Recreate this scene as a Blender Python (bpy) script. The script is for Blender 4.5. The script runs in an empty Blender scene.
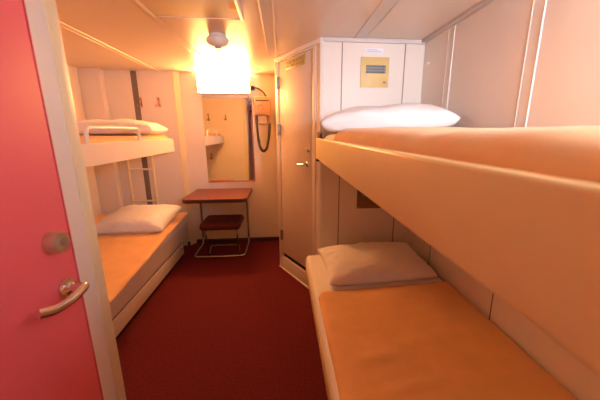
import bpy, bmesh, math, random
from mathutils import Vector, Matrix, noise

random.seed(4)
S = bpy.context.scene
C = S.collection
PI = math.pi
H = 2.203            # ceiling height
YB = 3.92           # back wall
YK = 3.84           # wall with the coat hooks
YH = 2.42           # wall at the head of the right bunks
XR = 1.145           # right wall
XL = -2.28          # left wall
XP, YP = -0.766, 1.20   # end of the entry partition
YN = -0.45          # wall behind the camera

# ------------------------------------------------------------------ materials
def mat(name, col, rough=0.5, metal=0.0, var=0.0, vscale=6.0, bump=0.0, bscale=60.0, coat=0.0,
        emit=None, estr=0.0, spec=0.5, sheen=0.0, detail=3.0):
    m = bpy.data.materials.new(name); m.use_nodes = True
    nt = m.node_tree; b = nt.nodes['Principled BSDF']
    b.inputs['Base Color'].default_value = (*col, 1)
    b.inputs['Roughness'].default_value = rough
    b.inputs['Metallic'].default_value = metal
    b.inputs['Specular IOR Level'].default_value = spec
    if coat:
        b.inputs['Coat Weight'].default_value = coat
        b.inputs['Coat Roughness'].default_value = 0.12
    if sheen:
        b.inputs['Sheen Weight'].default_value = sheen
    if emit:
        b.inputs['Emission Color'].default_value = (*emit, 1)
        b.inputs['Emission Strength'].default_value = estr
    tc = nt.nodes.new('ShaderNodeTexCoord')
    n = nt.nodes.new('ShaderNodeTexNoise'); n.inputs['Scale'].default_value = vscale
    n.inputs['Detail'].default_value = detail
    nt.links.new(tc.outputs['Object'], n.inputs['Vector'])
    v = var if var else 0.015
    r = nt.nodes.new('ShaderNodeValToRGB')
    r.color_ramp.elements[0].position = 0.3; r.color_ramp.elements[1].position = 0.7
    r.color_ramp.elements[0].color = (*[max(0, c*(1-v)) for c in col], 1)
    r.color_ramp.elements[1].color = (*[min(1, c*(1+v)) for c in col], 1)
    nt.links.new(n.outputs['Fac'], r.inputs['Fac'])
    nt.links.new(r.outputs['Color'], b.inputs['Base Color'])
    if bump:
        n2 = nt.nodes.new('ShaderNodeTexNoise'); n2.inputs['Scale'].default_value = bscale
        n2.inputs['Detail'].default_value = 4
        nt.links.new(tc.outputs['Object'], n2.inputs['Vector'])
        bp = nt.nodes.new('ShaderNodeBump'); bp.inputs['Strength'].default_value = bump
        bp.inputs['Distance'].default_value = 0.01
        nt.links.new(n2.outputs['Fac'], bp.inputs['Height'])
        nt.links.new(bp.outputs['Normal'], b.inputs['Normal'])
    return m

WALL = mat('wall_laminate', (0.80, 0.72, 0.655), 0.42, var=0.02, vscale=3)
CEIL = mat('ceiling_laminate', (0.74, 0.62, 0.53), 0.33, var=0.02, vscale=2, spec=0.55)
TRIM = mat('trim_cream', (0.82, 0.74, 0.68), 0.4)
TRIMG = mat('trim_grey_profile', (0.66, 0.61, 0.60), 0.4)
CREAM = mat('cream_paint', (0.84, 0.73, 0.50), 0.4)
PARTN = mat('partition_paint', (0.86, 0.79, 0.72), 0.42)
BUNKLIT = mat('bunk_paint_lamplit', (0.85, 0.66, 0.33), 0.35, var=0.02)  # right bunks: warm lamp light put into the paint as extra yellow
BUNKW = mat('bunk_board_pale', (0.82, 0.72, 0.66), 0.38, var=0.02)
DARKGAP = mat('dark_recess', (0.03, 0.025, 0.02), 0.8)
CARPET = mat('red_carpet', (0.145, 0.017, 0.023), 0.95, var=0.25, vscale=70, bump=0.8, bscale=350, spec=0.15, detail=6)
BASE = mat('dark_baseboard', (0.07, 0.028, 0.024), 0.55)
PINK = mat('pink_door_paint', (0.72, 0.115, 0.15), 0.55, var=0.02)
PINKD = mat('pink_door_edge', (0.55, 0.05, 0.08), 0.42)
CHROME = mat('chrome', (0.78, 0.77, 0.76), 0.12, metal=1.0)
STEEL = mat('satin_brass_steel', (0.62, 0.53, 0.40), 0.36, metal=0.9)
DSTEEL = mat('dull_steel', (0.30, 0.27, 0.24), 0.4, metal=0.9)
MIRROR = mat('mirror_glass', (0.86, 0.84, 0.80), 0.02, metal=1.0, var=0.001)
WHITEP = mat('white_plastic', (0.80, 0.77, 0.74), 0.4)
GREYP = mat('grey_plastic', (0.42, 0.41, 0.42), 0.45)
BLACKP = mat('black_plastic', (0.02, 0.018, 0.017), 0.45)
REDTOP = mat('red_laminate', (0.155, 0.028, 0.026), 0.33, var=0.05, vscale=30)
REDEDGE = mat('dark_table_edge', (0.05, 0.014, 0.013), 0.4)
REDSEAT = mat('red_upholstery', (0.085, 0.006, 0.010), 0.8, var=0.1, vscale=90, bump=0.2, bscale=300)
SHEET = mat('white_cotton', (0.84, 0.80, 0.78), 0.85, var=0.015, bump=0.25, bscale=25, sheen=0.1)
PILLOWW = mat('pillow_cotton', (0.86, 0.84, 0.85), 0.85, var=0.015, bump=0.25, bscale=18, sheen=0.1)
BLANKET = mat('orange_blanket', (0.74, 0.41, 0.175), 0.85, var=0.05, vscale=9, bump=0.25, bscale=14, sheen=0.15)
YELLOW = mat('yellowed_plate', (0.72, 0.52, 0.20), 0.45, var=0.06, vscale=12)
PLATESHADE = mat('plate_in_shade', (0.22, 0.11, 0.06), 0.45, var=0.06, vscale=12)  # same kind of plate as the upper one, berth shade put into its colour
OLIVE = mat('yellowed_sign', (0.50, 0.38, 0.12), 0.5, var=0.1, vscale=40)
OLIVED = mat('sign_lettering', (0.32, 0.22, 0.07), 0.5)
LABELW = mat('label_white', (0.84, 0.84, 0.90), 0.5)
LABELB = mat('label_print', (0.55, 0.56, 0.72), 0.5)
GRILLE = mat('grille_grey', (0.30, 0.30, 0.32), 0.45)
ORANGE = mat('orange_sticker', (0.75, 0.25, 0.04), 0.5)
REDHOOK = mat('red_hook_paint', (0.50, 0.15, 0.07), 0.4)
DRYER = mat('hair_dryer_plastic', (0.50, 0.31, 0.20), 0.42, var=0.02)
DRYERL = mat('hair_dryer_grey', (0.52, 0.46, 0.43), 0.45)
HOSE = mat('dark_hose', (0.07, 0.045, 0.035), 0.5)
LEGM = mat('worn_chrome', (0.50, 0.46, 0.43), 0.25, metal=1.0)
STRIP = mat('grey_brown_strip', (0.20, 0.16, 0.13), 0.5)
DOORB = mat('bathroom_door_laminate', (0.78, 0.65, 0.55), 0.55, var=0.02)
BROWNH = mat('brown_hook_paint', (0.30, 0.15, 0.08), 0.5)
HATCH = mat('hatch_paint', (0.60, 0.49, 0.38), 0.65)
LAMP = mat('lamp_diffuser', (0.9, 0.85, 0.8), 0.5, emit=(1.0, 0.43, 0.12), estr=84.0)
COOL = mat('cool_fill_diffuser', (0.9, 0.9, 0.9), 0.5, emit=(0.85, 0.90, 1.0), estr=104.0)  # glow of the added fill light behind the camera

# ------------------------------------------------------------------ mesh helpers
def box(bm, x0, x1, y0, y1, z0, z1, bev=0.0, seg=2):
    t = bmesh.new()
    bmesh.ops.create_cube(t, size=1)
    for v in t.verts:
        v.co = Vector(((x0+x1)/2 + v.co.x*(x1-x0), (y0+y1)/2 + v.co.y*(y1-y0), (z0+z1)/2 + v.co.z*(z1-z0)))
    if bev:
        bmesh.ops.bevel(t, geom=list(t.edges), offset=bev, segments=seg, profile=0.5, affect='EDGES')
    merge(bm, t)

def merge(bm, t, M=None):
    me = bpy.data.meshes.new('tmp'); 
    if M is not None: t.transform(M)
    t.to_mesh(me); t.free(); bm.from_mesh(me); bpy.data.meshes.remove(me)

def fillet(pts, r, n=6):
    pts = [Vector(p) for p in pts]; out = [pts[0]]
    for i in range(1, len(pts)-1):
        a, b, c = pts[i-1], pts[i], pts[i+1]
        d1 = (a-b).normalized(); d2 = (c-b).normalized()
        rr = min(r, (a-b).length*0.49, (c-b).length*0.49)
        p, q = b+d1*rr, b+d2*rr
        for k in range(n+1):
            t = k/n
            out.append(p*(1-t)**2 + b*2*t*(1-t) + q*t*t)
    out.append(pts[-1]); return out

def tube(bm, pts, r, n=12, rad=None, caps=True):
    pts = [Vector(p) for p in pts]; rings = []
    up = Vector((0.13, 0.21, 0.97))
    T0 = (pts[1]-pts[0]).normalized()
    N = T0.cross(up).normalized()
    for i, p in enumerate(pts):
        if i == 0: T = T0
        elif i == len(pts)-1: T = (pts[i]-pts[i-1]).normalized()
        else: T = ((pts[i+1]-p).normalized() + (p-pts[i-1]).normalized()).normalized()
        N = (N - T*N.dot(T)).normalized(); B = T.cross(N)
        rr = rad[i] if rad else r
        rings.append([bm.verts.new(p + (N*math.cos(a)+B*math.sin(a))*rr) for a in [2*PI*k/n for k in range(n)]])
    for a, b in zip(rings, rings[1:]):
        for k in range(n):
            f = bm.faces.new((a[k], a[(k+1) % n], b[(k+1) % n], b[k])); f.smooth = True
    if caps:
        bm.faces.new(rings[0][::-1]); bm.faces.new(rings[-1])

def lathe(bm, prof, M=None, n=32):
    """prof: list of (radius, height) around local z"""
    t = bmesh.new(); rings = []
    for r, z in prof:
        if r < 1e-6: rings.append([t.verts.new((0, 0, z))])
        else: rings.append([t.verts.new((r*math.cos(2*PI*k/n), r*math.sin(2*PI*k/n), z)) for k in range(n)])
    for a, b in zip(rings, rings[1:]):
        if len(a) == 1 and len(b) == 1: continue
        for k in range(n):
            k2 = (k+1) % n
            if len(a) == 1: t.faces.new((a[0], b[k2], b[k]))
            elif len(b) == 1: t.faces.new((a[k], a[k2], b[0]))
            else: t.faces.new((a[k], a[k2], b[k2], b[k]))
    bmesh.ops.recalc_face_normals(t, faces=list(t.faces))
    merge(bm, t, M)

def face_to(axis, at):
    """local z -> axis"""
    q = Vector((0, 0, 1)).rotation_difference(Vector(axis).normalized())
    return Matrix.Translation(Vector(at)) @ q.to_matrix().to_4x4()

def obj(name, bm, m, parent=None, smooth=True, angle=40):
    bmesh.ops.remove_doubles(bm, verts=list(bm.verts), dist=1e-6)
    bmesh.ops.recalc_face_normals(bm, faces=list(bm.faces))
    me = bpy.data.meshes.new(name)
    if smooth:
        for f in bm.faces: f.smooth = True
        for e in bm.edges:
            if len(e.link_faces) == 2 and e.calc_face_angle(0) > math.radians(angle): e.smooth = False
    bm.to_mesh(me); bm.free()
    me.materials.append(m)
    o = bpy.data.objects.new(name, me); C.objects.link(o)
    if parent is not None:
        o.parent = parent
        if parent.type == 'EMPTY' or True:
            o.matrix_parent_inverse = parent_world(parent).inverted()
    return o

def parent_world(p):
    M = Matrix.LocRotScale(p.location, p.rotation_euler, p.scale)
    if p.parent is not None: M = parent_world(p.parent) @ p.matrix_parent_inverse @ M
    return M

def B(*a, **k):
    bm = bmesh.new(); box(bm, *a, **k); return bm
def TB(pts, r, fil=0.0, **k):
    bm = bmesh.new(); tube(bm, fillet(pts, fil) if fil else pts, r, **k); return bm

def tag(o, label, cat, group=None, kind=None):
    o['label'] = label; o['category'] = cat
    if group: o['group'] = group
    if kind: o['kind'] = kind
    return o
def thing(name, label, cat, loc, group=None, kind=None, rotz=0.0):
    o = bpy.data.objects.new(name, None); C.objects.link(o)
    o.location = loc; o.rotation_euler = (0, 0, rotz); o.empty_display_size = 0.1
    return tag(o, label, cat, group, kind)
def struct(name, bm, m, parent=None, smooth=True):
    o = obj(name, bm, m, parent, smooth)
    if parent is None: o['kind'] = 'structure'
    return o

# ------------------------------------------------------------------ room shell
struct('floor', B(XL-0.1, XR+0.1, YN-0.1, YB+0.1, -0.08, 0.0), CARPET)
struct('ceiling', B(XL-0.1, XR+0.1, YN-0.1, YB+0.1, H, H+0.08), CEIL)
struct('wall_left', B(XL-0.1, XL, YP, YB+0.1, 0, H), WALL)
struct('wall_right', B(XR, XR+0.1, YN-0.1, YH+0.2, 0, H), WALL)
struct('wall_near', B(XP-0.1, XR, YN-0.1, YN, 0, H), WALL)
struct('wall_back', B(-1.34, 0.1, YB, YB+0.1, 0, H), WALL)
struct('wall_hooks', B(XL, -1.282, YK, YB+0.1, 0, H), WALL)
struct('wall_head', B(0.32, XR, YH, YH+0.1, 0, H), WALL)
struct('wall_entry', B(XL-0.1, XP, YN-0.1, YP, 0, H), PARTN)

# diagonal bathroom wall, local frame: s along the wall towards the viewer, n out into the cabin
P0 = Vector((-0.05, 3.10, 0)); D = Vector((0.48, -0.877, 0)).normalized(); NN = Vector((D.y, -D.x, 0))
if NN.x > 0: NN = -NN
SL = 0.765
DM = Matrix(((D.x, NN.x, 0, P0.x), (D.y, NN.y, 0, P0.y), (0, 0, 1, 0), (0, 0, 0, 1)))
def DB(s0, s1, n0, n1, z0, z1, bev=0.0):
    bm = B(s0, s1, n0, n1, z0, z1, bev=bev); bm.transform(DM)
    bmesh.ops.reverse_faces(bm, faces=list(bm.faces)); return bm
bm = bmesh.new()
for a in ((0.0, 0.055, -0.08, 0, 0, H), (0.665, SL, -0.08, 0, 0, H), (0.055, 0.665, -0.08, 0, H-0.02, H), (0.055, 0.665, -0.08, 0, 0, 0.12),
          (0.055, 0.665, -0.08, -0.055, 0.12, H-0.02)):
    merge(bm, DB(*a))
struct('wall_bathroom', bm, WALL)
struct('wall_bathroom_side', B(-0.05, 0.02, 3.10, YB, 0, H), WALL)

# trims
n_trim = [0]
def trim(bm, m=TRIM):
    n_trim[0] += 1
    return struct('trim_%d' % n_trim[0], bm, m)
trim(B(XP-0.004, XP+0.004, 1.147, YP+0.004, 0, H, bev=0.002), CREAM)          # edge profile of the partition
trim(B(XP-0.06, XP+0.003, YP, YP+0.004, 0, H, bev=0.001), CREAM)
bm = bmesh.new(); pts = [(-1.292, YK-0.004), (-1.272, YK-0.006), (-1.232, YB-0.012), (-1.232, YB), (-1.292, YB)]
lo = [bm.verts.new((x, y, 0)) for x, y in pts]; hi = [bm.verts.new((x, y, H)) for x, y in pts]
bm.faces.new(lo[::-1]); bm.faces.new(hi)
for k in range(5): bm.faces.new((lo[k], lo[(k+1) % 5], hi[(k+1) % 5], hi[k]))
trim(bm, CREAM)                                                                 # slanted corner post beside the back wall
bm = bmesh.new(); box(bm, 0.305, 0.340, YH-0.012, YH+0.0, 0, H, bev=0.003); trim(bm, WHITEP)
merge_bm = DB(SL-0.05, SL+0.004, 0.0, 0.008, 0, H, bev=0.002); trim(merge_bm, TRIM)
trim(DB(0.0, SL, 0.0, 0.018, H-0.035, H, bev=0.004), TRIM)                      # cornice over the bathroom door
trim(B(0.33, XR, YH-0.022, YH, H-0.030, H, bev=0.004), TRIMG)
trim(B(XR-0.04, XR, YN, YH, H-0.022, H, bev=0.004), TRIMG)
trim(B(-1.20, -0.06, YB-0.012, YB, H-0.012, H, bev=0.003), TRIM)
# ceiling joint covers
for x, w, y0, m in ((-1.45, 0.045, YP, CEIL), (-0.775, 0.05, YP, CEIL), (-0.075, 0.075, YN, TRIMG), (0.61, 0.085, YN, TRIMG)):
    y1 = {-1.45: YK, -0.775: YB-0.1, -0.075: 3.08, 0.61: YH-0.02}[x]
    bm = bmesh.new(); box(bm, x-w/2, x+w/2, y0, y1, H-0.004, H)
    for s in (-1, 1): box(bm, x+s*w/2-0.004, x+s*w/2+0.004, y0, y1, H-0.007, H, bev=0.002)
    trim(bm, m)
# vertical joint covers on the right wall, above and below
for y in (2.04, 1.34):
    bm = bmesh.new(); box(bm, XR-0.002, XR, y-0.035, y+0.035, 1.30, H-0.02)
    box(bm, XR-0.006, XR, y-0.038, y-0.030, 1.30, H-0.02, bev=0.002); box(bm, XR-0.004, XR, y+0.031, y+0.035, 1.30, H-0.02, bev=0.001)
    trim(bm, WHITEP)
    trim(B(XR-0.0015, XR, y-0.004, y+0.004, 0, 1.28), STRIP)
# panel seams of the head wall
for x in (0.479, 0.985):
    trim(B(x-0.004, x+0.004, YH-0.0015, YH, 0, H-0.03), STRIP)
trim(B(XL, -2.05, 3.75, YK, 0, H, bev=0.004), WALL)                             # boxed duct in the corner
trim(B(-1.757, -1.692, YK-0.006, YK, 0.0, H-0.005, bev=0.002), STRIP)
trim(B(-2.05, -1.295, YK-0.004, YK, 0.30, 0.34), TRIM)
trim(B(0.22, XR, 0.2, YH, 0.44, 0.452), TRIM) if False else None
# baseboards
struct('baseboard_back', B(-1.205, -0.055, YB-0.012, YB, 0, 0.055, bev=0.003), BASE)
struct('baseboard_side', B(-1.300, -1.268, YK-0.012, YK-0.004, 0, 0.055, bev=0.002), BASE)
struct('baseboard_entry', B(XP, XP+0.01, 1.0, 1.12, 0, 0.02, bev=0.002), BASE)

# ------------------------------------------------------------------ bathroom door
def DL(s, n, z): return P0 + D*s + NN*n + Vector((0, 0, z))
d = thing('door_1', 'cream bathroom door in the diagonal wall beside the back wall', 'door', DL(0.36, 0, 0.0), kind='structure')
bm = bmesh.new(); merge(bm, DB(0.073, 0.647, -0.035, 0.004, 0.195, 2.15, bev=0.004)); obj('door_leaf', bm, DOORB, d)
bm = bmesh.new()
for a in ((0.0, 0.071, 0.0, 0.010, 0.0, 2.165), (0.662, 0.705, 0.0, 0.014, 0.0, 2.165), (0.055, 0.662, 0.0, 0.014, 2.152, 2.165)): merge(bm, DB(*a, bev=0.003))
obj('door_frame', bm, TRIM, d)
bm = DB(0.0, 0.745, 0.0, 0.02, 0.0, 0.012, bev=0.003); obj('threshold_strip', bm, WHITEP, d)
bm = bmesh.new(); merge(bm, DB(0.055, 0.662, -0.04, 0.008, 0.012, 0.148, bev=0.002)); obj('sill', bm, TRIM, d)
bm = bmesh.new(); merge(bm, DB(0.073, 0.655, -0.05, -0.01, 0.146, 0.197)); obj('vent_slot', bm, DARKGAP, d)
for z in (1.967, 1.52, 0.40):
    bm = bmesh.new(); tube(bm, [DL(0.066, 0.017, z-0.055), DL(0.066, 0.017, z+0.055)], 0.011)
    merge(bm, DB(0.044, 0.086, 0.0, 0.016, z-0.052, z+0.052, bev=0.002)); obj('hinge', bm, DSTEEL, d)
h = bmesh.new(); lathe(h, [(0, 0), (0.024, 0), (0.024, 0.006), (0.02, 0.01), (0.010, 0.012), (0.010, 0.035), (0, 0.035)], face_to(NN, DL(0.575, 0.004, 1.218)))
tube(h, fillet([DL(0.575, 0.03, 1.218), DL(0.575, 0.05, 1.218), DL(0.48, 0.052, 1.21)], 0.012), 0.008)
obj('door_handle', h, CHROME, d)
h = bmesh.new(); lathe(h, [(0, 0), (0.02, 0), (0.02, 0.006), (0.016, 0.012), (0.009, 0.014), (0.009, 0.02), (0, 0.02)], face_to(NN, DL(0.60, 0.004, 1.345)))
merge(h, DB(0.597, 0.603, 0.018, 0.034, 1.33, 1.36, bev=0.002)); obj('thumb_turn', h, CHROME, d)
sg = thing('door_sign', 'small yellowed sign plate at the top of the cream bathroom door', 'sign', DL(0.38, 0.004, 2.06))
bm = DB(0.22, 0.545, 0.004, 0.009, 2.055, 2.135, bev=0.002); obj('plate', bm, OLIVE, sg)
bm = bmesh.new()
rr = random.Random(2)
for zi in (2.072, 2.102):       # raised lettering too worn to read
    s = 0.24
    while s < 0.50:
        w = rr.uniform(0.018, 0.04); merge(bm, DB(s, s+w, 0.009, 0.0105, zi, zi+0.018)); s += w+rr.uniform(0.008, 0.03)
obj('worn_lettering', bm, OLIVED, sg)

# ------------------------------------------------------------------ pink entrance door, opened against the partition
XD, YD0, YD1 = -0.631, 0.06, 0.88
d = thing('door_2', 'pink entrance door swung open at the left with a chrome lever', 'door', (XD-0.02, YD0, 0), kind='structure')
obj('door_leaf', B(XD-0.04, XD, YD0, YD1-0.004, 0.012, 2.12, bev=0.004), PINK, d)
obj('edge_band', B(XD-0.042, XD+0.0015, YD1-0.0045, YD1, 0.012, 2.12, bev=0.0015), PINKD, d)
bm = bmesh.new(); lathe(bm, [(0, 0), (0.030, 0), (0.031, 0.004), (0.030, 0.026), (0.027, 0.031), (0.019, 0.031), (0.0185, 0.029), (0, 0.029)], face_to((1, 0, 0), (XD, 0.803, 1.208)))
lk = obj('lock_cylinder', bm, STEEL, d)
bm = bmesh.new(); lathe(bm, [(0, 0), (0.012, 0), (0.012, 0.005), (0, 0.005)], face_to((1, 0, 0), (XD+0.029, 0.803, 1.210))); box(bm, XD+0.033, XD+0.0345, 0.801, 0.805, 1.202, 1.218)
obj('keyhole_plug', bm, CHROME, lk)
hd = bmesh.new(); lathe(hd, [(0, 0), (0.030, 0), (0.030, 0.006), (0.027, 0.012), (0.017, 0.014), (0.013, 0.018), (0.012, 0.05), (0, 0.05)], face_to((1, 0, 0), (XD, 0.822, 1.062)))
hnd = obj('door_handle', hd, CHROME, d)
obj('lever', TB([(XD+0.03, 0.822, 1.062), (XD+0.052, 0.824, 1.066), (XD+0.060, 0.76, 1.063), (XD+0.056, 0.70, 1.066), (XD+0.043, 0.668, 1.078)], 0.0125, 0.02), CHROME, hnd)
for z in (1.208, 1.062): obj('latch_plate', B(XD-0.032, XD-0.010, YD1-0.001, YD1+0.003, z-0.035, z+0.035, bev=0.001), CHROME, d)
for z in (0.3, 1.1, 1.9): obj('hinge', TB([(XD-0.045, YD0-0.006, z-0.05), (XD-0.045, YD0-0.006, z+0.05)], 0.009), DSTEEL, d)
st = bmesh.new(); box(st, XP, XD-0.040, 0.20, 0.24, 1.98, 2.02, bev=0.004)
trim(st, BLACKP)      # door stop between partition and leaf

# ------------------------------------------------------------------ soft things
def nz(x, y, z, s): return noise.noise(Vector((x*s, y*s, z*s)))
def pillow(name, label, w, dpt, th, loc, rot, m, group, seed, sag=0.0):
    """pinched-corner cushion, local x = width, y = depth, bottom near z=0"""
    bm = bmesh.new(); nu, nv = 44, 32; top = {}; bot = {}
    for i in range(nu+1):
        for j in range(nv+1):
            u = -1+2*i/nu; v = -1+2*j/nv
            px = u*w/2*(1-0.05*(1-v*v)**1*abs(u)**3*0.6 - 0.03*0)
            px = u*w/2*(1 - 0.055*(1-v*v)*abs(u)**2)
            py = v*dpt/2*(1 - 0.075*(1-u*u)*abs(v)**2)
            prof = ((1-abs(u)**2.6)*(1-abs(v)**2.4))
            prof = max(prof, 0)**0.40
            wr = 0.014*nz(px+seed, py, 0, 6) + 0.006*nz(px*0.6+seed, py*2.0, 3, 12)
            ed = 1-max(abs(u), abs(v))
            wr += 0.016*math.exp(-ed*5)*nz(px*2.2+seed, py*2.2, 5, 9)
            zt = th*0.60*prof + (wr if 0 < i < nu and 0 < j < nv else 0)*min(1, prof*2)
            zb = -th*0.40*max(prof, 0)**0.5
            zmid = th*0.40 + sag*u
            top[i, j] = bm.verts.new((px, py, zmid+zt))
            bot[i, j] = top[i, j] if i in (0, nu) or j in (0, nv) else bm.verts.new((px, py, max(zmid+zb, 0.0)))
    for i in range(nu):
        for j in range(nv):
            bm.faces.new((top[i, j], top[i+1, j], top[i+1, j+1], top[i, j+1]))
            q = (bot[i, j], bot[i, j+1], bot[i+1, j+1], bot[i+1, j])
            bm.faces.new(q)
    o = obj(name, bm, m, angle=75)
    o.location = loc; o.rotation_euler = rot
    sub = o.modifiers.new('smooth', 'SUBSURF'); sub.levels = 1; sub.render_levels = 1
    return tag(o, label, 'pillow', group)

def softslab(x0, x1, y0, y1, z0, z1, r=0.05, amp=0.004, seed=0.0, crown=0.0, nx=40, ny=80, wavy=0.0, shell=False, tilt=0.0):
    """mattress-like slab with rounded upper edges, soft dents and an open-free closed bottom"""
    bm = bmesh.new(); top = []
    def ease(t, L):     # distance from the rim -> rounding drop
        dd = min(t, L-t)
        return 0 if dd >= r else r-math.sqrt(max(r*r-(r-dd)**2, 0))
    xs = [x0+(x1-x0)*t for t in warp(nx, r/(x1-x0))]; ys = [y0+(y1-y0)*t for t in warp(ny, r/(y1-y0))]
    for x in xs:
        row = []
        for y in ys:
            dz = min(max(ease(x-x0, x1-x0), 0)+max(ease(y-y0, y1-y0), 0), z1-z0-0.01)
            u = (x-x0)/(x1-x0)*2-1
            zz = z1-dz + crown*(1-u*u) + tilt*((y-y0)/(y1-y0)-0.5) + amp*nz(x+seed, y, 0.3, 3.1) + amp*0.6*nz(x*0.7+seed, y*1.6, 1.7, 8.0)
            row.append(bm.verts.new((x, y, zz)))
        top.append(row)
    n, m_ = len(xs), len(ys)
    per = [(i, 0) for i in range(n)]+[(n-1, j) for j in range(1, m_)]+[(i, m_-1) for i in range(n-2, -1, -1)]+[(0, j) for j in range(m_-2, 0, -1)]
    for i in range(n-1):
        for j in range(m_-1): bm.faces.new((top[i][j], top[i+1][j], top[i+1][j+1], top[i][j+1]))
    low = []
    for k, (i, j) in enumerate(per):
        c = top[i][j].co
        low.append(bm.verts.new((c.x, c.y, z0 + (wavy*nz(c.x*2+seed, c.y*2, 9, 2.5) if wavy else 0))))
    for k in range(len(per)):
        a, b = per[k], per[(k+1) % len(per)]
        bm.faces.new((top[a[0]][a[1]], low[k], low[(k+1) % len(per)], top[b[0]][b[1]]))
    if not shell: bm.faces.new(low)
    return bm
def warp(n, f):
    f = min(f, 0.3); k = 7
    a = [f*i/k for i in range(k)]; b = [f+(1-2*f)*i/(n-1) for i in range(n)]; c = [1-f+f*(i+1)/k for i in range(k)]
    return a+b+c

def blanket(label, bm):
    o = obj('blanket', bm, BLANKET, angle=70)
    m = o.modifiers.new('cloth', 'SOLIDIFY'); m.thickness = 0.007; m.offset = -1
    return tag(o, label, 'blanket', 'orange blankets')
# ------------------------------------------------------------------ right bunks
G_B = 'bunk berths of the cabin'
XU = 0.275
b = thing('bunk', 'upper right bunk with a deep orange-lit cream side board', 'bunk', (XU, 0.02, 1.285), G_B)
obj('side_board', B(XU, XU+0.028, 0.02, 2.415, 1.287, 1.452, bev=0.008, seg=3), BUNKLIT, b)
obj('deck', B(XU+0.028, XR-0.011, 0.02, 2.415, 1.287, 1.315, bev=0.002), BUNKLIT, b)
bm = bmesh.new(); box(bm, XU+0.004, XU+0.06, 2.44, YH-0.012, 1.287, 1.50, bev=0.010, seg=3); obj('end_board', bm, BUNKW, b)
bm = bmesh.new(); box(bm, XU+0.004, XU+0.05, 2.40, 2.46, 1.262, 1.289, bev=0.004); obj('bracket', bm, DARKGAP, b)
m = tag(obj('mattress', softslab(XU+0.045, XR-0.022, 0.07, 2.40, 1.317, 1.484, 0.075, 0.003, 1.0), SHEET), 'white sheeted mattress on the upper right bunk', 'mattress', 'mattresses')
blanket('orange blanket spread over the upper right bunk', softslab(XU+0.030, XR-0.010, 0.05, 1.84, 1.375, 1.508, 0.085, 0.009, 5.0, crown=0.004, shell=True, tilt=0.026))
pillow('pillow', 'bright white pillow on the upper right bunk under the wall grille', 0.86, 0.52, 0.185, (0.715, 2.05, 1.494), (math.radians(0), math.radians(-2.0), math.radians(-12)), PILLOWW, 'white pillows', 0.3)

XW = 0.178
b = thing('bunk', 'lower right bunk with a low side board along the carpet', 'bunk', (XW, 0.3, 0.0), G_B)
obj('side_board', B(XW, XW+0.022, 0.2, 2.30, 0.33, 0.432, bev=0.006, seg=3), BUNKLIT, b)
obj('deck', B(XW+0.022, XR-0.011, 0.2, 2.30, 0.33, 0.355), BUNKLIT, b)
obj('base_panel', B(XW+0.10, XW+0.12, 0.2, 2.28, 0.0, 0.33), BUNKLIT, b)
bm = bmesh.new(); box(bm, XW+0.12, XR-0.011, 2.26, 2.28, 0.0, 0.33); obj('end_panel', bm, BUNKLIT, b)
tag(obj('mattress', softslab(XW+0.004, XR-0.02, 0.24, 2.32, 0.40, 0.475, 0.035, 0.003, 2.0), SHEET), 'white sheeted mattress on the lower right bunk', 'mattress', 'mattresses')
m_l = bpy.data.objects['mattress.001'] if 'mattress.001' in bpy.data.objects else None
def blanket_lower_right():
    """flat blanket with a rounded corner at its upper left"""
    bm = bmesh.new(); x0, x1, y0, y1 = XW+0.027, XR-0.03, 0.25, 1.70
    nx, ny, R = 44, 60, 0.07; top = []
    for i in range(nx+1):
        row = []
        for j in range(ny+1):
            u, v = i/nx, j/ny
            x = x0+(x1-x0)*u; ye = y1 + 0.05*u
            if x < x0+R: ye -= R-math.sqrt(max(R*R-(x0+R-x)**2, 0))
            y = y0+(ye-y0)*v
            rim = min(x-x0, ye-y)
            dz = 0.0 if rim > 0.014 else 0.010*(1-math.sqrt(max(0, 1-(1-rim/0.014)**2)))
            fold = 0.0
            for (fx, fy, fw, fl, fh) in ((0.42, 1.10, 0.022, 0.11, 0.016), (0.40, 1.30, 0.015, 0.08, 0.010), (0.50, 0.93, 0.02, 0.22, 0.010), (0.85, 1.45, 0.02, 0.25, 0.008), (0.7, 1.2, 0.03, 0.35, 0.006)):
                yy = fy + 0.16*(x-fx); fold += fh*math.exp(-((y-yy)/fw)**2-((x-fx)/fl)**2)
            z = 0.489 - dz + 0.004*nz(x, y, 0, 3) + 0.003*nz(x*0.7, y*1.8, 4, 7) + fold
            row.append(bm.verts.new((x, y, z)))
        top.append(row)
    for i in range(nx):
        for j in range(ny): bm.faces.new((top[i][j], top[i+1][j], top[i+1][j+1], top[i][j+1]))
    r = bmesh.ops.extrude_face_region(bm, geom=list(bm.faces))
    vs = [v for v in r['geom'] if isinstance(v, bmesh.types.BMVert)]
    for v in vs: v.co.z = 0.466
    return bm
tag(obj('blanket', blanket_lower_right(), BLANKET, angle=70), 'orange blanket laid flat on the lower right bunk', 'blanket', 'orange blankets')
pillow('pillow', 'creased pale pillow on the lower right bunk under the upper berth', 0.80, 0.50, 0.15, (0.67, 2.00, 0.476), (math.radians(5), 0, math.radians(3)), PILLOWW, 'white pillows', 2.7)

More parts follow.
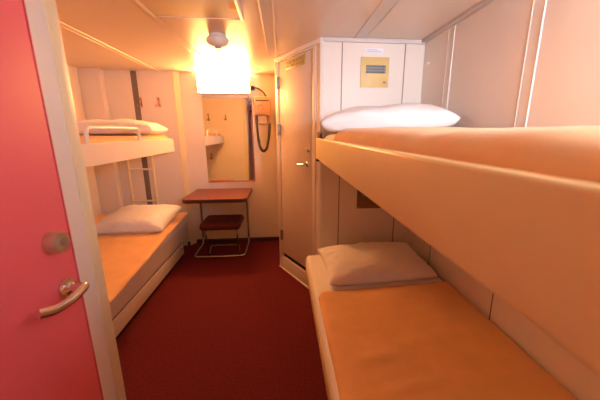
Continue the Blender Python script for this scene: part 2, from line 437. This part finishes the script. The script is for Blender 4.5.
# ------------------------------------------------------------------ left bunks
XB = -1.228
b = thing('bunk', 'upper left bunk with a pale side board and chrome guard rail', 'bunk', (XB, 1.42, 1.28), G_B)
def chamfer_board(x0, x1, y0, y1, z0, z1, c):
    bm = bmesh.new(); pr = [(y0, z0), (y1, z0), (y1, z1-c*0.5), (y1-c, z1), (y0, z1)]
    a = [bm.verts.new((x0, y, z)) for y, z in pr]; e = [bm.verts.new((x1, y, z)) for y, z in pr]
    bm.faces.new(a); bm.faces.new(e[::-1])
    for k in range(5): bm.faces.new((a[k], e[k], e[(k+1) % 5], a[(k+1) % 5]))
    bmesh.ops.bevel(bm, geom=list(bm.edges), offset=0.005, segments=2, affect='EDGES'); return bm
obj('side_board', chamfer_board(XB-0.03, XB, 1.42, 3.495, 1.282, 1.428, 0.03), BUNKW, b)
obj('deck', B(XL+0.002, XB-0.03, 1.42, 3.495, 1.282, 1.31), BUNKW, b)
obj('end_board', B(XL+0.002, XB-0.03, 3.475, 3.495, 1.31, 1.425, bev=0.003), BUNKW, b)
obj('foot_board', B(XL+0.002, XB-0.03, 1.42, 1.44, 1.31, 1.425, bev=0.003), BUNKW, b)
rx = XB-0.014
obj('guard_rail', TB([(rx, 2.02, 1.42), (rx, 2.02, 1.527), (rx, 2.72, 1.527), (rx, 2.72, 1.42)], 0.014, 0.05, n=14), WHITEP, b)
tag(obj('mattress', softslab(XL+0.03, XB-0.045, 1.465, 3.44, 1.312, 1.446, 0.04, 0.003, 3.0), SHEET), 'white sheeted mattress on the upper left bunk', 'mattress', 'mattresses')
blanket('orange blanket on the upper left bunk behind the guard rail', softslab(XL+0.015, XB-0.032, 1.452, 3.455, 1.37, 1.466, 0.045, 0.006, 8.0, nx=30, shell=True))
pillow('pillow', 'pale pillow on the upper left bunk behind the guard rail', 0.88, 0.52, 0.150, (-1.66, 3.15, 1.468), (0, 0, math.radians(3)), PILLOWW, 'white pillows', 5.1)

b = thing('bunk', 'lower left bunk with a pale board above a drawer front', 'bunk', (XB, 1.42, 0.0), G_B)
obj('side_board', B(XB-0.035, XB-0.0, 1.42, 3.68, 0.20, 0.392, bev=0.006, seg=3), BUNKW, b)
obj('deck', B(XL+0.002, XB-0.035, 1.42, 3.68, 0.36, 0.391), BUNKW, b)
obj('recess', B(XB-0.05, XB-0.015, 1.42, 3.45, 0.012, 0.20), DARKGAP, b)
dr = obj('drawer', B(XB-0.025, XB-0.002, 1.42, 3.46, 0.048, 0.180, bev=0.004), BUNKW, b)
bm = bmesh.new(); lathe(bm, [(0, 0), (0.011, 0), (0.011, 0.004), (0.007, 0.008), (0, 0.008)], face_to((1, 0, 0), (XB-0.002, 3.40, 0.13))); obj('catch', bm, DSTEEL, dr)
obj('foot_board', B(XL+0.002, XB-0.03, 1.42, 1.44, 0.0, 0.42), BUNKW, b)
bm = B(XL+0.002, XB-0.05, 3.43, 3.45, 0.0, 0.30); obj('end_panel', bm, BUNKW, b)
tag(obj('mattress', softslab(XL+0.03, XB+0.012, 1.47, 3.69, 0.392, 0.512, 0.035, 0.002, 4.0), SHEET), 'white sheeted mattress on the lower left bunk', 'mattress', 'mattresses')
def blanket_lower_left():
    """flat blanket whose aisle edge runs slightly askew, baring more sheet towards the foot"""
    bm = bmesh.new(); nx, ny = 44, 80; top = []
    y0, y1, x0 = 1.50, 3.66, XL+0.04
    for i in range(nx+1):
        row = []
        for j in range(ny+1):
            u, v = i/nx, j/ny
            y = y0+(y1-y0)*v
            x1 = -1.05 - 0.15*min(1, max(0, (y-1.75)/1.75)) + 0.012*nz(0, y, 2, 2.2)
            x = x0+(x1-x0)*u
            rim = min(x1-x, y1-y, y-y0)
            dz = 0.0 if rim > 0.014 else 0.010*(1-math.sqrt(max(0, 1-(1-rim/0.014)**2)))
            z = 0.523 - dz + 0.005*nz(x, y, 0, 3) + 0.006*nz(x*0.8, y*1.6, 4, 6) + 0.003*nz(x, y*1.4, 8, 14)
            row.append(bm.verts.new((x, y, z)))
        top.append(row)
    for i in range(nx):
        for j in range(ny): bm.faces.new((top[i][j], top[i+1][j], top[i+1][j+1], top[i][j+1]))
    r = bmesh.ops.extrude_face_region(bm, geom=list(bm.faces))
    for v in r['geom']:
        if isinstance(v, bmesh.types.BMVert): v.co.z = 0.500
    return bm
tag(obj('blanket', blanket_lower_left(), BLANKET, angle=70), 'orange blanket laid slightly askew on the lower left bunk', 'blanket', 'orange blankets')
pillow('pillow', 'pale pillow at the head of the lower left bunk', 0.69, 0.64, 0.17, (-1.535, 3.15, 0.530), (math.radians(6), 0, math.radians(1)), PILLOWW, 'white pillows', 7.7)

# ladder behind the lower left bunk
ld = thing('ladder', 'slim cream ladder upright against the wall behind the lower left bunk', 'ladder', (-1.73, 3.81, 0))
for x in (-1.915, -1.620):
    obj('rail', TB([(x, 3.81, 0.0), (x, 3.81, 1.60)], 0.013), CREAM, ld)
for z in (0.30, 0.64, 1.045, 1.40):
    obj('rung', TB([(-1.915, 3.81, z), (-1.620, 3.81, z)], 0.012), CREAM, ld)
for x in (-1.915, -1.620): obj('wall_bracket', B(x-0.012, x+0.012, 3.81, YK, 1.22, 1.25, bev=0.003), DSTEEL, ld)

# ------------------------------------------------------------------ coat hooks
def hook(label, at, nrm, m, group, sc=1.0, name='coat_hook'):
    n = Vector(nrm); side = Vector((0, 0, 1)).cross(n); at = Vector(at)
    o = thing(name, label, 'coat hook', at, group)
    def q(a, c, z): return at + side*a*sc + n*c*sc + Vector((0, 0, z*sc))
    bm = bmesh.new(); tube(bm, [q(0, 0.003, 0.06), q(0, 0.003, -0.055)], 0.007*sc, rad=[0.006*sc, 0.008*sc]); obj('plate', bm, m, o)
    for s in (-1, 1):
        obj('prong', TB([q(0, 0.003, 0.01), q(s*0.012, 0.02, -0.035), q(s*0.022, 0.045, -0.05), q(s*0.028, 0.052, -0.025)], 0.0045*sc, 0.012), m, o)
    obj('upper_prong', TB([q(0, 0.003, 0.02), q(0.0, 0.035, 0.03), q(0, 0.05, 0.055)], 0.0045*sc, 0.012), m, o)
    return o
hook('red coat hook beside the dark vertical strip', (-1.672, YK, 1.845), (0, -1, 0), REDHOOK, 'red coat hooks')
hook('red coat hook on the hook wall, nearer the lamp and mirror', (-1.468, YK, 1.845), (0, -1, 0), REDHOOK, 'red coat hooks')
hook('brown coat hook seen only in the mirror, on the partition wall', (-1.20, YP, 1.80), (0, 1, 0), BROWNH, 'coat hooks on the partition')
hook('brown coat hook seen at the left edge of the mirror', (-1.56, YP, 1.80), (0, 1, 0), BROWNH, 'coat hooks on the partition', 1.3)
hook('brown coat hook under the upper berth seen in the mirror', (-1.56, YP, 0.98), (0, 1, 0), BROWNH, 'coat hooks on the partition', 1.3)
bm = bmesh.new(); lathe(bm, [(0, 0), (0.012, 0), (0.012, 0.003), (0.006, 0.005), (0.006, 0.012), (0.011, 0.015), (0.011, 0.02), (0, 0.023)], face_to((-1, 0, 0), (XR, 2.33, 2.02)))
tag(obj('coat_peg', bm, WHITEP), 'small white knob high on the right wall near the corner', 'coat hook')

def label_plate(name, label, x0, x1, z0, z1, y):
    o = thing(name, label, 'label', ((x0+x1)/2, y, z0))
    obj('plate', B(x0, x1, y-0.002, y, z0, z1, bev=0.0005), LABELW, o)
    bm = bmesh.new(); h = z1-z0
    for k in (0.3, 0.62): box(bm, x0+0.02, x1-0.02-0.03*(k > 0.5), y-0.0028, y-0.002, z0+h*k-0.003, z0+h*k+0.003)
    obj('faint_print', bm, LABELB, o)
label_plate('wall_label', 'small white label above the yellow wall grille', 0.656, 0.808, 2.103, 2.138, YH)
o = thing('wall_label', 'faint pale label strip above the red coat hooks', 'label', (-1.50, YK, 2.03))
obj('plate', B(-1.562, -1.462, YK-0.002, YK, 2.032, 2.056), TRIM, o)

# ------------------------------------------------------------------ yellow grille plates
def grille(label, m, x0, x1, z0, z1, gx0, gx1, gz0, gz1):
    o = thing('vent_grille', label, 'vent', ((x0+x1)/2, YH, z0), 'wall grille plates')
    bm = bmesh.new(); box(bm, x0, x1, YH-0.010, YH, z0, z1, bev=0.003)
    pl = obj('plate', bm, m, o)
    obj('recess', B(gx0, gx1, YH-0.0108, YH-0.009, gz0, gz1), BLACKP, o)
    bm = bmesh.new(); n = 9
    for k in range(n):
        x = gx0+(gx1-gx0)*(k+0.5)/n; box(bm, x-0.003, x+0.003, YH-0.013, YH-0.0105, gz0, gz1)
    for k in range(2):
        z = gz0+(gz1-gz0)*(k+1)/3; box(bm, gx0, gx1, YH-0.0135, YH-0.0105, z-0.003, z+0.003)
    obj('slats', bm, GRILLE, o)
    for sx in (x0+0.012, x1-0.012):
        for sz in (z0+0.012, z1-0.012):
            bm = bmesh.new(); lathe(bm, [(0, 0), (0.005, 0), (0.004, 0.002), (0, 0.0025)], face_to((0, -1, 0), (sx, YH-0.010, sz)), n=12)
            obj('screw', bm, STEEL, o)
    obj('small_stamp', B(x1-0.045, x1-0.02, YH-0.0108, YH-0.010, z0+0.03, z0+0.045), OLIVED, o)
grille('yellowed grille plate on the wall above the upper right pillow', YELLOW, 0.628, 0.858, 1.849, 2.073, 0.670, 0.829, 1.953, 2.013)
grille('grille plate coloured dark for shade on the wall above the lower right pillow', PLATESHADE, 0.638, 0.885, 0.845, 1.075, 0.68, 0.842, 0.94, 1.002)

# ------------------------------------------------------------------ back wall: lamp, mirror, hair dryer
o = thing('vanity_light', 'glowing rectangular wall lamp above the mirror', 'lamp', (-0.71, YB, 1.955))
bm = bmesh.new(); box(bm, -1.013, -0.376, YB-0.02, YB, 1.965, 2.165)
for a in ((-1.013, -1.003), (-0.386, -0.376)): box(bm, *a, YB-0.085, YB-0.02, 1.965, 2.165, bev=0.002)
box(bm, -1.003, -0.386, YB-0.085, YB-0.02, 1.955, 1.967, bev=0.002)
obj('housing', bm, WHITEP, o)
obj('diffuser', B(-1.001, -0.388, YB-0.087, YB-0.04, 1.969, 2.168, bev=0.012, seg=3), LAMP, o)

o = thing('wall_mirror', 'tall rectangular mirror on the back wall above the table', 'mirror', (-0.71, YB, 0.83))
bm = B(-0.985, -0.372, YB-0.006, YB, 0.845, 1.915, bev=0.001); obj('mirror_glass', bm, MIRROR, o, smooth=False)
bm = B(-0.985, -0.40, YB-0.010, YB, 1.916, 1.952, bev=0.002); obj('top_rail', bm, TRIM, o)
bm = B(-0.985, -0.372, YB-0.008, YB, 0.832, 0.844, bev=0.002); obj('bottom_rail', bm, TRIM, o)
for x, z in ((-0.965, 1.93), (-0.415, 1.93), (-0.40, 0.862), (-0.965, 0.862)):
    bm = bmesh.new(); lathe(bm, [(0, 0), (0.012, 0), (0.011, 0.005), (0, 0.007)], face_to((0, -1, 0), (x, YB-0.008, z)), n=16); obj('clip', bm, CHROME, o)

o = thing('hair_dryer', 'wall hair dryer with a dangling dark hose right of the mirror', 'hair dryer', (-0.235, YB, 1.64))
bm = bmesh.new(); box(bm, -0.335, -0.135, YB-0.10, YB, 1.70, 1.93, bev=0.018, seg=3); obj('body', bm, DRYER, o)
obj('face_panel', B(-0.322, -0.150, YB-0.107, YB-0.098, 1.715, 1.872, bev=0.004), DRYER, o)
obj('dark_seam', B(-0.320, -0.148, YB-0.105, YB-0.098, 1.874, 1.884), BASE, o)
bm = bmesh.new(); lathe(bm, [(0.036, 0), (0.038, 0.008), (0.031, 0.008), (0.029, 0.001), (0, 0.001)], face_to((0, -1, 0), (-0.258, YB-0.107, 1.795)), n=24); obj('dial', bm, DRYER, o)
bm = bmesh.new(); lathe(bm, [(0, 0), (0.006, 0), (0.005, 0.003), (0, 0.003)], face_to((0, -1, 0), (-0.175, YB-0.107, 1.735)), n=12); obj('switch_light', bm, REDHOOK, o)
obj('lower_tray', B(-0.292, -0.195, YB-0.07, YB, 1.60, 1.705, bev=0.01), DRYERL, o)
bm = bmesh.new(); lathe(bm, [(0, -0.09), (0.014, -0.09), (0.018, -0.05), (0.022, 0.0), (0, 0.0)], Matrix.Translation((-0.152, YB-0.06, 1.70)), n=18); obj('nozzle', bm, DRYER, o)
hp = fillet([(-0.318, YB-0.05, 1.71), (-0.312, YB-0.06, 1.50), (-0.285, YB-0.07, 1.30), (-0.245, YB-0.07, 1.245), (-0.20, YB-0.07, 1.29), (-0.165, YB-0.06, 1.45), (-0.152, YB-0.06, 1.615)], 0.09, 14)
bm = bmesh.new(); tube(bm, hp, 0.012, n=10, rad=[0.0175 if k % 2 else 0.0145 for k in range(len(hp))]); obj('hose', bm, HOSE, o)
bm = bmesh.new(); tube(bm, fillet([(-0.345, YB-0.03, 2.035), (-0.29, YB-0.04, 2.035), (-0.22, YB-0.045, 1.985), (-0.185, YB-0.045, 1.925)], 0.03), 0.0085)
cd = obj('cord', bm, BLACKP, o)
bm = bmesh.new(); lathe(bm, [(0, 0), (0.026, 0), (0.028, 0.015), (0.023, 0.042), (0, 0.045)], face_to((0, -1, 0), (-0.35, YB, 2.035)), n=18); obj('plug', bm, BLACKP, cd)

# ------------------------------------------------------------------ table and stool
TZ = 0.765
o = thing('table', 'small red-topped table with chrome tube legs below the mirror', 'table', (-0.78, 3.6, 0))
def rounded(x0, x1, y0, y1, z0, z1, r, grow=0.0):
    bm = bmesh.new(); pts = []
    for cx, cy, a0 in ((x1-r, y1-0.002, 0), (x0+r, y1-0.002, 90), (x0+r, y0+r, 180), (x1-r, y0+r, 270)):
        rr_ = r if a0 >= 180 else 0.002
        ccx = cx if a0 >= 180 else (x1-0.002 if a0 == 0 else x0+0.002)
        for k in range(7):
            a = math.radians(a0+15*k); pts.append((ccx+(rr_+grow)*math.cos(a), cy+(rr_+grow)*math.sin(a)))
    lo = [bm.verts.new((x, y, z0)) for x, y in pts]; hi = [bm.verts.new((x, y, z1)) for x, y in pts]
    n = len(pts); bm.faces.new(lo[::-1]); bm.faces.new(hi)
    for k in range(n): bm.faces.new((lo[k], lo[(k+1) % n], hi[(k+1) % n], hi[k]))
    return bm
obj('tabletop', rounded(-1.135, -0.42, 3.25, YB-0.016, TZ-0.024, TZ, 0.07), REDTOP, o)
obj('edge_band', rounded(-1.135, -0.42, 3.25, YB-0.016, TZ-0.042, TZ-0.004, 0.07, grow=0.004), REDEDGE, o)
for x in (-1.10, -0.49):
    obj('leg', TB([(x, 3.38, TZ-0.037), (x, 3.87, TZ-0.037), (x, 3.87, 0.013), (x, 3.50, 0.013), (x+(0.01 if x < -1 else -0.01), 3.40, 0.013), (-0.795, 3.395, 0.013)], 0.0145, 0.09), LEGM, o)
    obj('foot_cap', TB([(x, 3.32, TZ-0.037), (x, 3.385, TZ-0.037)], 0.017), BLACKP, o)

o = thing('stool', 'low stool with a dark red padded seat tucked under the table', 'stool', (-0.75, 3.5, 0))
bm = bmesh.new(); box(bm, -0.985, -0.515, 3.30, 3.72, 0.375, 0.462, bev=0.038, seg=4)
obj('seat', bm, REDSEAT, o)
for x, xr in ((-0.93, -0.975), (-0.565, -0.605)):
    obj('leg', TB([(x, 3.69, 0.372), (x, 3.41, 0.372), (x, 3.38, 0.32), (x, 3.44, 0.012), (xr, 3.76, 0.012), ((-0.79), 3.765, 0.012)], 0.0105, 0.045), LEGM, o)

# ------------------------------------------------------------------ ceiling fittings
o = thing('smoke_detector', 'round white detector hanging from the ceiling before the lamp', 'detector', (-0.462, 2.43, H))
Mx = Matrix.Translation((-0.462, 2.43, H)) @ Matrix.Rotation(PI, 4, 'X')
bm = bmesh.new(); lathe(bm, [(0, 0), (0.062, 0), (0.064, 0.02), (0.058, 0.028), (0, 0.028)], Mx, n=36); obj('base', bm, WHITEP, o)
bm = bmesh.new(); lathe(bm, [(0.078, 0.027), (0.084, 0.034), (0.082, 0.048), (0.070, 0.066), (0.045, 0.08), (0, 0.084), (0, 0.027)], Mx, n=36); obj('dome', bm, WHITEP, o)
bm = bmesh.new(); lathe(bm, [(0.022, 0.081), (0.026, 0.090), (0.016, 0.096), (0, 0.096), (0, 0.081)], Mx, n=24); obj('sensor', bm, GREYP, o)

o = thing('access_hatch', 'beige rectangular hatch panel under the ceiling at the top of the photo', 'hatch', (-0.52, 1.6, H))
obj('panel', B(-0.745, -0.225, 1.25, 2.02, H-0.030, H, bev=0.004), HATCH, o)
bm = bmesh.new()
for a in ((-0.751, -0.733, 1.244, 2.026), (-0.237, -0.219, 1.244, 2.026)): box(bm, *a, H-0.034, H, bev=0.003)
box(bm, -0.735, -0.235, 2.01, 2.026, H-0.034, H, bev=0.003); box(bm, -0.735, -0.235, 1.244, 1.26, H-0.034, H, bev=0.003)
obj('frame', bm, TRIM, o)
obj('orange_sticker', B(-0.275, -0.238, 1.79, 1.86, H-0.0315, H-0.030), ORANGE, o)

o = thing('cool_fill_light', 'added unseen hooded fill light on the entrance wall over the foot of the upper right bunk', 'lamp', (0.80, YN, 1.75))  # added out of view to give the cool light, whose real source is unknown
bm = bmesh.new()  # hood shaped to hold the cool light to the upper right
for a in ((0.70, 1.10, 2.03, 2.05), (0.70, 1.10, 1.73, 1.75), (0.70, 0.72, 1.75, 2.03)):
    box(bm, a[0], a[1], YN, YN+0.23, a[2], a[3], bev=0.004)
obj('hood', bm, WHITEP, o)
obj('diffuser', B(0.72, 1.10, YN, YN+0.03, 1.75, 2.03, bev=0.004), COOL, o)

# ------------------------------------------------------------------ world, camera, view
w = bpy.data.worlds.new('world'); S.world = w; w.use_nodes = True
w.node_tree.nodes['Background'].inputs['Color'].default_value = (0.02, 0.02, 0.02, 1)
w.node_tree.nodes['Background'].inputs['Strength'].default_value = 1

f, VX, VY = 290.0, 282.0, 132.0
Yc = Vector((VX-311, VY-200, f)).normalized()          # world +Y in camera coordinates (x right, y down, z forward)
Zc = Vector((0, -Yc.z, Yc.y)).normalized()
Xc = Yc.cross(Zc)
if Xc.x < 0: Xc = -Xc
right = Vector((Xc.x, Yc.x, Zc.x)); down = Vector((Xc.y, Yc.y, Zc.y)); fwd = Vector((Xc.z, Yc.z, Zc.z))
cam = bpy.data.cameras.new('camera'); co = bpy.data.objects.new('camera', cam); C.objects.link(co)
cam.sensor_width = 36; cam.lens = f/600*36; cam.clip_start = 0.02
cam.shift_x = -11/600                                   # the photograph's optical axis sits right of its centre
co.matrix_world = Matrix(((right.x, -down.x, -fwd.x, 0), (right.y, -down.y, -fwd.y, 0), (right.z, -down.z, -fwd.z, 1.5), (0, 0, 0, 1)))
cam.dof.use_dof = True; cam.dof.focus_distance = 2.9; cam.dof.aperture_fstop = 2.8
S.camera = co
S.view_settings.view_transform = 'Standard'; S.view_settings.look = 'None'; S.view_settings.gamma = 1
S.view_settings.use_curve_mapping = False
S.view_settings.exposure = 0.52
S.cycles.use_denoising = True
S.cycles.max_bounces = 10; S.cycles.diffuse_bounces = 6; S.cycles.glossy_bounces = 5
S.cycles.sample_clamp_indirect = 8
